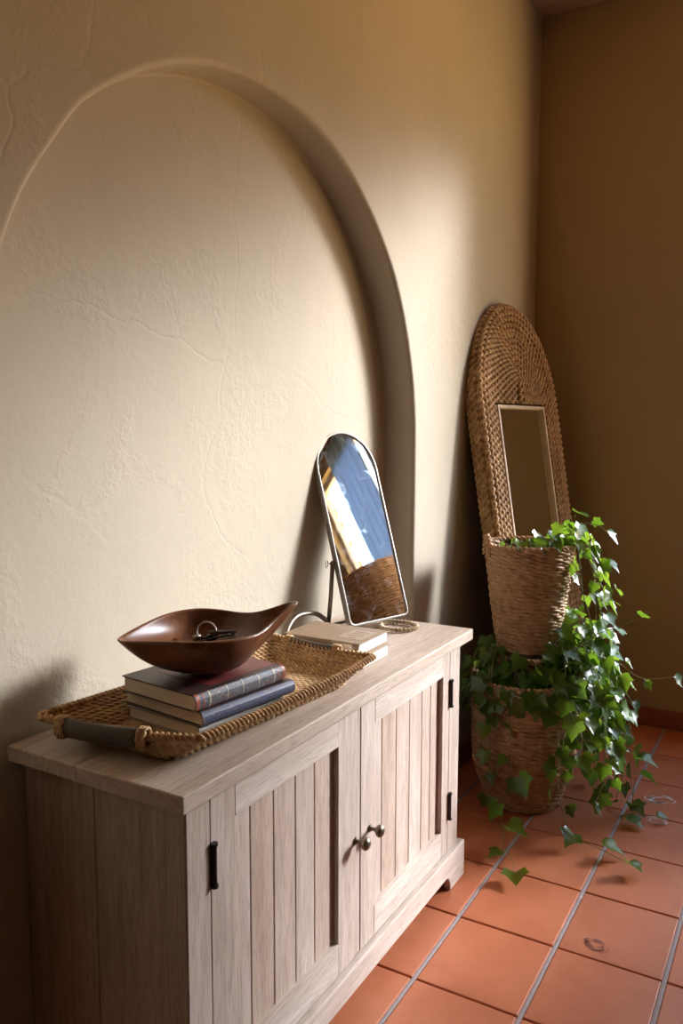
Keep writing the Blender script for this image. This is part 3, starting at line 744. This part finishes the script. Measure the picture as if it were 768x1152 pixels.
def ivy(name, label, origin, vines, seed):
    root = empty(name, origin, label=label, cat='ivy'); q = np.random.default_rng(seed)
    for pts, nl, size in vines:
        Pc = bez(pts, 30); n_ = len(Pc)
        st_ = MB(); st_.tube(Pc, .0019, 6, taper=.0011)
        lf = MB()
        d = np.r_[0, np.cumsum(np.linalg.norm(np.diff(Pc, axis=0), axis=1))]
        for i in range(nl):
            s_ = d[-1] * (1 if i == nl - 1 else (i + .6 + q.uniform(-.3, .3)) / nl)
            p = np.array([np.interp(s_, d, Pc[:, k]) for k in range(3)])
            j = min(np.searchsorted(d, s_), n_ - 1); T_ = Pc[j] - Pc[max(j - 1, 0)]; T_ /= np.linalg.norm(T_) + 1e-9
            out = np.array([p[0] - BC[0], p[1] - BC[1], 0]); out /= np.linalg.norm(out) + 1e-9
            side = np.cross(T_, [0, 0, 1.0]); side = side / (np.linalg.norm(side) + 1e-6) * (1 if i % 2 else -1)
            pd_ = out * .45 + side * .75 + np.array([0, 0, .25]) + q.normal(0, .35, 3); pd_ /= np.linalg.norm(pd_)
            pl_ = size * q.uniform(.35, .8)
            if i == nl - 1: pd_ = T_; pl_ = .004
            b_ = p + pd_ * pl_; sz = size * q.uniform(.75, 1.35)
            b_[2] = max(b_[2], .014)
            if math.hypot(b_[0] - BC[0], b_[1] - BC[1]) < .215 and b_[2] < .50:
                b_[:2] = np.array(BC) + out[:2] * .222
            b_[0] = max(b_[0], XW + .08); b_[1] = min(b_[1], YB - .1)
            cv = p + (b_ - p) * .5 + np.array([0, 0, .006]); st_.tube([p, cv, b_], .0010, 5)
            tip = pd_ * .5 + np.array([0, 0, -.75]) + out * .25 + q.normal(0, .28, 3)
            nr = out * .8 + np.array([0, -.25, .75]) + q.normal(0, .42, 3)
            if b_[2] < .07: tip = np.array([pd_[0], pd_[1], -.06]); nr = np.array([0, 0, 1]) + q.normal(0, .15, 3)
            add_leaf(lf, b_, tip, nr, sz, q)
        V = [v for v in lf.v]
        for v in V: v[:, 2] = np.maximum(v[:, 2], .004)
        v_ = st_.build('vine', M['stem'], root, smooth=True); v_.matrix_parent_inverse = Matrix.Translation(-Vector(origin))
        l_ = lf.build('leaves', M['leaf'], v_, smooth=True)
    return root
def cascade(c, z0, r0, az, rise, reach, drop_r, zend, q):
    ca, sa = math.cos(az), math.sin(az); f = lambda r_, z_, da=0.0: (c[0] + r_ * math.cos(az + da), c[1] + r_ * math.sin(az + da), z_)
    w = q.normal(0, .16)
    return [f(r0 * .45, z0 - .03), f(r0 * .8, z0 + rise * .8), f(r0 + (reach - r0) * .55, z0 + rise, w * .3), f(reach, z0 + rise * .2 - .03, w * .7), f(drop_r, (z0 + zend) / 2, w), f(drop_r + q.normal(0, .03), zend, w * 1.3)]
q = np.random.default_rng(21); lo = []
# the mass that pours over the right of the big basket
for k in range(36):
    az = R(q.uniform(-42, 75)); rch = q.uniform(.22, .37)
    lo.append((cascade(BC, .47, .17, az, q.uniform(.05, .26), rch, rch + q.uniform(.0, .09), q.uniform(.03, .42), q), int(q.integers(9, 14)), q.uniform(.040, .058)))
# round the front and the left of the rim
for k in range(4):
    az = R(q.uniform(-170, -60)); rch = q.uniform(.20, .25)
    lo.append((cascade(BC, .47, .17, az, q.uniform(.04, .17), rch, rch + .01, q.uniform(.24, .42), q), int(q.integers(6, 9)), q.uniform(.045, .062)))
for k in range(2):
    az = R(q.uniform(120, 230)); rch = q.uniform(.2, .28)
    lo.append((cascade(BC, .47, .17, az, q.uniform(.05, .2), rch, rch + .01, q.uniform(.3, .45), q), 6, .052))
for k in range(12):
    az = R(q.uniform(-170, 20)); r1 = q.uniform(.13, .20)
    lo.append(([(BC[0] + .1 * math.cos(az), BC[1] + .1 * math.sin(az), .44), (BC[0] + .8 * r1 * math.cos(az), BC[1] + .8 * r1 * math.sin(az), .53), (BC[0] + r1 * math.cos(az + .15), BC[1] + r1 * math.sin(az + .15), q.uniform(.56, .66))], 6, q.uniform(.045, .058)))
# single trailing stems
lo.append(([(-.90, 2.90, .47), (-.90, 2.83, .50), (-.905, 2.80, .38), (-.90, 2.79, .2), (-.90, 2.72, .07), (-.86, 2.62, .025), (-.80, 2.53, .02), (-.765, 2.45, .022)], 9, .060))
lo.append(([(-.98, 2.90, .47), (-.99, 2.84, .49), (-.985, 2.81, .36), (-.98, 2.80, .22), (-.985, 2.78, .10)], 6, .045))
lo.append(([(-.80, 2.93, .47), (-.76, 2.87, .48), (-.74, 2.84, .30), (-.72, 2.82, .12), (-.66, 2.78, .03), (-.55, 2.74, .022), (-.455, 2.68, .03)], 8, .050))
lo.append(([(-.75, 3.0, .49), (-.62, 2.98, .40), (-.60, 2.98, .15), (-.58, 3.02, .03), (-.50, 3.06, .022), (-.43, 3.085, .03)], 7, .050))
lo.append(([(-.76, 3.02, .52), (-.60, 2.98, .62), (-.50, 2.96, .58), (-.43, 2.95, .585), (-.375, 2.95, .60)], 5, .042))
lo.append(([(-.80, 2.98, .55), (-.66, 2.96, .70), (-.55, 2.95, .76), (-.495, 2.95, .80)], 5, .046))
ivy('ivy_plant', 'dense trailing ivy spilling from the large basket down to the floor tiles', (BC[0], BC[1], .44), lo, 5)
up = []
for k in range(9):
    az = R(q.uniform(-22, 65)); rch = q.uniform(.19, .27)
    up.append((cascade(UCN, .99, .13, az, q.uniform(.03, .10), rch, rch + q.uniform(.0, .05), q.uniform(.52, .85), q), int(q.integers(7, 11)), q.uniform(.040, .054)))
up.append(([(-.86, 3.02, .98), (-.80, 2.99, 1.07), (-.745, 2.96, 1.12), (-.725, 2.95, 1.15)], 5, .045))
up.append(([(-.84, 3.05, .98), (-.73, 3.0, 1.10), (-.66, 2.97, 1.11), (-.62, 2.96, 1.09)], 6, .044))
up.append(([(-.93, 3.08, .98), (-.90, 3.05, 1.045), (-.86, 3.0, 1.05), (-.80, 2.96, 1.03)], 7, .042))
up.append(([(-.98, 3.02, .98), (-.96, 2.96, 1.02), (-.90, 2.93, 1.035), (-.84, 2.92, 1.02)], 6, .040))
ivy('ivy_plant', 'ivy growing in the raised smaller basket with shoots above its rim', (UCN[0], UCN[1], .97), up, 8)

# ------------------------------------------------------------------ what the small mirror sees by the far window
sx, sy = 1.02, 3.47
stl = empty('side_table', (sx, sy, 0), label='dark wooden side table by the far window carrying a tall basket', cat='table')
mm = MB(); mm.loft([circ(sx, sy, z, r, 40) for z, r in ((.70, .275), (.703, .28), (.727, .28), (.73, .275))], True, True, True); child(mm, 'top', M['dark_wood'], stl)
for a in (45, 135, 225, 315):
    mm = MB(); c_, s_ = math.cos(R(a)), math.sin(R(a)); mm.tube([(sx + .24 * c_, sy + .24 * s_, .002), (sx + .2 * c_, sy + .2 * s_, .70)], .018, 8); child(mm, 'leg', M['dark_wood'], stl)
b3 = empty('wicker_basket', (sx, sy, .731), label='tall dark wicker basket on the side table by the far window', cat='basket')
tb = [(.19, .745), (.22, .95), (.245, 1.2), (.25, 1.70)]
child(weave(MB(), tb, (sx, sy), 12, .016, 13, .0085, .06), 'body', M['wick'], b3, smooth=True)
mm = MB(); mm.loft([circ(sx, sy, z, r - .008, 40) for r, z in tb], True, True, False); child(mm, 'lining', M['dark_in'], b3)
rg = MB(); rg.box(-.85, 2.75, -1.05, 1.52, .0025, .011)  # unseen dark floor cover, added to cut light bounced off the tiles
tag(rg.build('added_rug', M['added_rug'], bevel=.004), 'large unseen dark brown floor cover added to cut light bounced off the tiles', 'added_rug')
cu = MB(); xs = np.linspace(1.46, 2.02, 90)
rings = []
for z_ in (1.0, 1.6, 2.4, 3.14):
    rings.append([(x_, YB - .07 + .022 * math.sin((x_ - 2) * 62 + .4 * z_), z_) for x_ in xs] + [(x_, YB - .067 + .022 * math.sin((x_ - 2) * 62 + .4 * z_), z_) for x_ in xs[::-1]])
cu.loft(rings, True, True, True)
tag(cu.build('curtain', M['curtain'], smooth=True), 'blue grey linen curtain hanging over the far window', 'curtain')
cr = MB(); cr.tube([(1.42, YB - .07, 3.165), (2.72, YB - .07, 3.165)], .012, 10)
for x_ in (1.45, 2.68): cr.tube([(x_, YB - .07, 3.165), (x_, YB, 3.165)], .008, 8)
tag(cr.build('curtain_rod', M['iron']), 'thin black curtain rod above the far window', 'curtain rod')

# ------------------------------------------------------------------ daylight
wd = bpy.data.worlds.new('daylight'); scene.world = wd; wd.use_nodes = True
t = wd.node_tree; nd = t.nodes; lk = t.links; bg = nd['Background']
tc = nd.new('ShaderNodeTexCoord'); sp_ = nd.new('ShaderNodeSeparateXYZ'); lk.new(tc.outputs['Generated'], sp_.inputs[0])
rp = nd.new('ShaderNodeValToRGB'); lk.new(sp_.outputs['Z'], rp.inputs[0]); e = rp.color_ramp.elements
e[0].position = 0.0; e[0].color = (1.9, 1.16, .46, 1); e[1].position = 1; e[1].color = (.50, .68, 1.0, 1)
for p_, c_ in ((.03, (1.4, .92, .42)), (.13, (.85, .92, 1.0)), (.45, (.80, .90, 1.0))):
    k_ = e.new(p_); k_.color = (*c_, 1)
ns = nd.new('ShaderNodeTexNoise'); ns.inputs['Scale'].default_value = 3.2; ns.inputs['Detail'].default_value = 5; lk.new(tc.outputs['Generated'], ns.inputs['Vector'])
cl = nd.new('ShaderNodeValToRGB'); lk.new(ns.outputs[0], cl.inputs[0]); cl.color_ramp.elements[0].position = .44; cl.color_ramp.elements[0].color = (.62, .80, 1, 1); cl.color_ramp.elements[1].position = .54; cl.color_ramp.elements[1].color = (1.12, 1.08, 1.03, 1)
mx = nd.new('ShaderNodeMix'); mx.data_type = 'RGBA'; mx.blend_type = 'MULTIPLY'; mx.inputs[0].default_value = 1
lk.new(rp.outputs[0], mx.inputs[6]); lk.new(cl.outputs[0], mx.inputs[7]); 
vd = nd.new('ShaderNodeVectorMath'); vd.operation = 'DOT_PRODUCT'; lk.new(tc.outputs['Generated'], vd.inputs[0])
el_, az_ = R(21), R(52.5); vd.inputs[1].default_value = (math.cos(el_) * math.cos(az_), math.cos(el_) * math.sin(az_), math.sin(el_))
m0 = nd.new('ShaderNodeMath'); m0.operation = 'MAXIMUM'; m0.inputs[1].default_value = 0; lk.new(vd.outputs['Value'], m0.inputs[0])
m1 = nd.new('ShaderNodeMath'); m1.operation = 'POWER'; m1.inputs[1].default_value = 190; lk.new(m0.outputs[0], m1.inputs[0])
gl = nd.new('ShaderNodeMix'); gl.data_type = 'RGBA'; gl.blend_type = 'ADD'; gl.clamp_result = False; gl.inputs[0].default_value = 1
gc = nd.new('ShaderNodeVectorMath'); gc.operation = 'SCALE'; gc.inputs[0].default_value = (.96, .98, 1.03); lk.new(m1.outputs[0], gc.inputs['Scale'])
gs = nd.new('ShaderNodeVectorMath'); gs.operation = 'SCALE'; gs.inputs['Scale'].default_value = 75.0; lk.new(gc.outputs[0], gs.inputs[0])
lk.new(mx.outputs[2], gl.inputs[6]); lk.new(gs.outputs[0], gl.inputs[7]); lk.new(gl.outputs[2], bg.inputs[0]); bg.inputs[1].default_value = 3.0
for i, (a, b, c_, d) in enumerate(WIN):
    L = bpy.data.lights.new('window_portal', 'AREA'); L.shape = 'RECTANGLE'; L.size = b - a; L.size_y = d - c_; L.cycles.is_portal = True
    o = bpy.data.objects.new('window_portal', L); COL.objects.link(o); o.location = ((a + b) / 2, YB + .17, (c_ + d) / 2); o.rotation_euler = (R(-90), 0, 0)
scene.cycles.max_bounces = 10; scene.cycles.diffuse_bounces = 4; scene.cycles.glossy_bounces = 4
scene.cycles.use_denoising = True
scene.cycles.sample_clamp_indirect = 8

# ------------------------------------------------------------------ camera
cam = bpy.data.cameras.new('camera'); co = bpy.data.objects.new('camera', cam); COL.objects.link(co)
f_, pitch, yw, roll, h_ = 915.25, .1012, .5237, .002, 1.45
fw = Vector((-math.sin(yw) * math.cos(pitch), math.cos(yw) * math.cos(pitch), -math.sin(pitch)))
rt = Vector((math.cos(yw), math.sin(yw), 0)); upv = rt.cross(fw)
r2 = rt * math.cos(roll) + upv * math.sin(roll); u2 = -rt * math.sin(roll) + upv * math.cos(roll)
mw = Matrix((r2, u2, -fw)).transposed().to_4x4(); mw.translation = (0, 0, h_); co.matrix_world = mw
cam.sensor_fit = 'VERTICAL'; cam.sensor_height = 36; cam.lens = f_ / 1152 * 36; cam.clip_start = .02
scene.camera = co
vs = scene.view_settings; vs.view_transform = 'Standard'; vs.look = 'None'; vs.gamma = 1; vs.use_curve_mapping = False; vs.exposure = .62
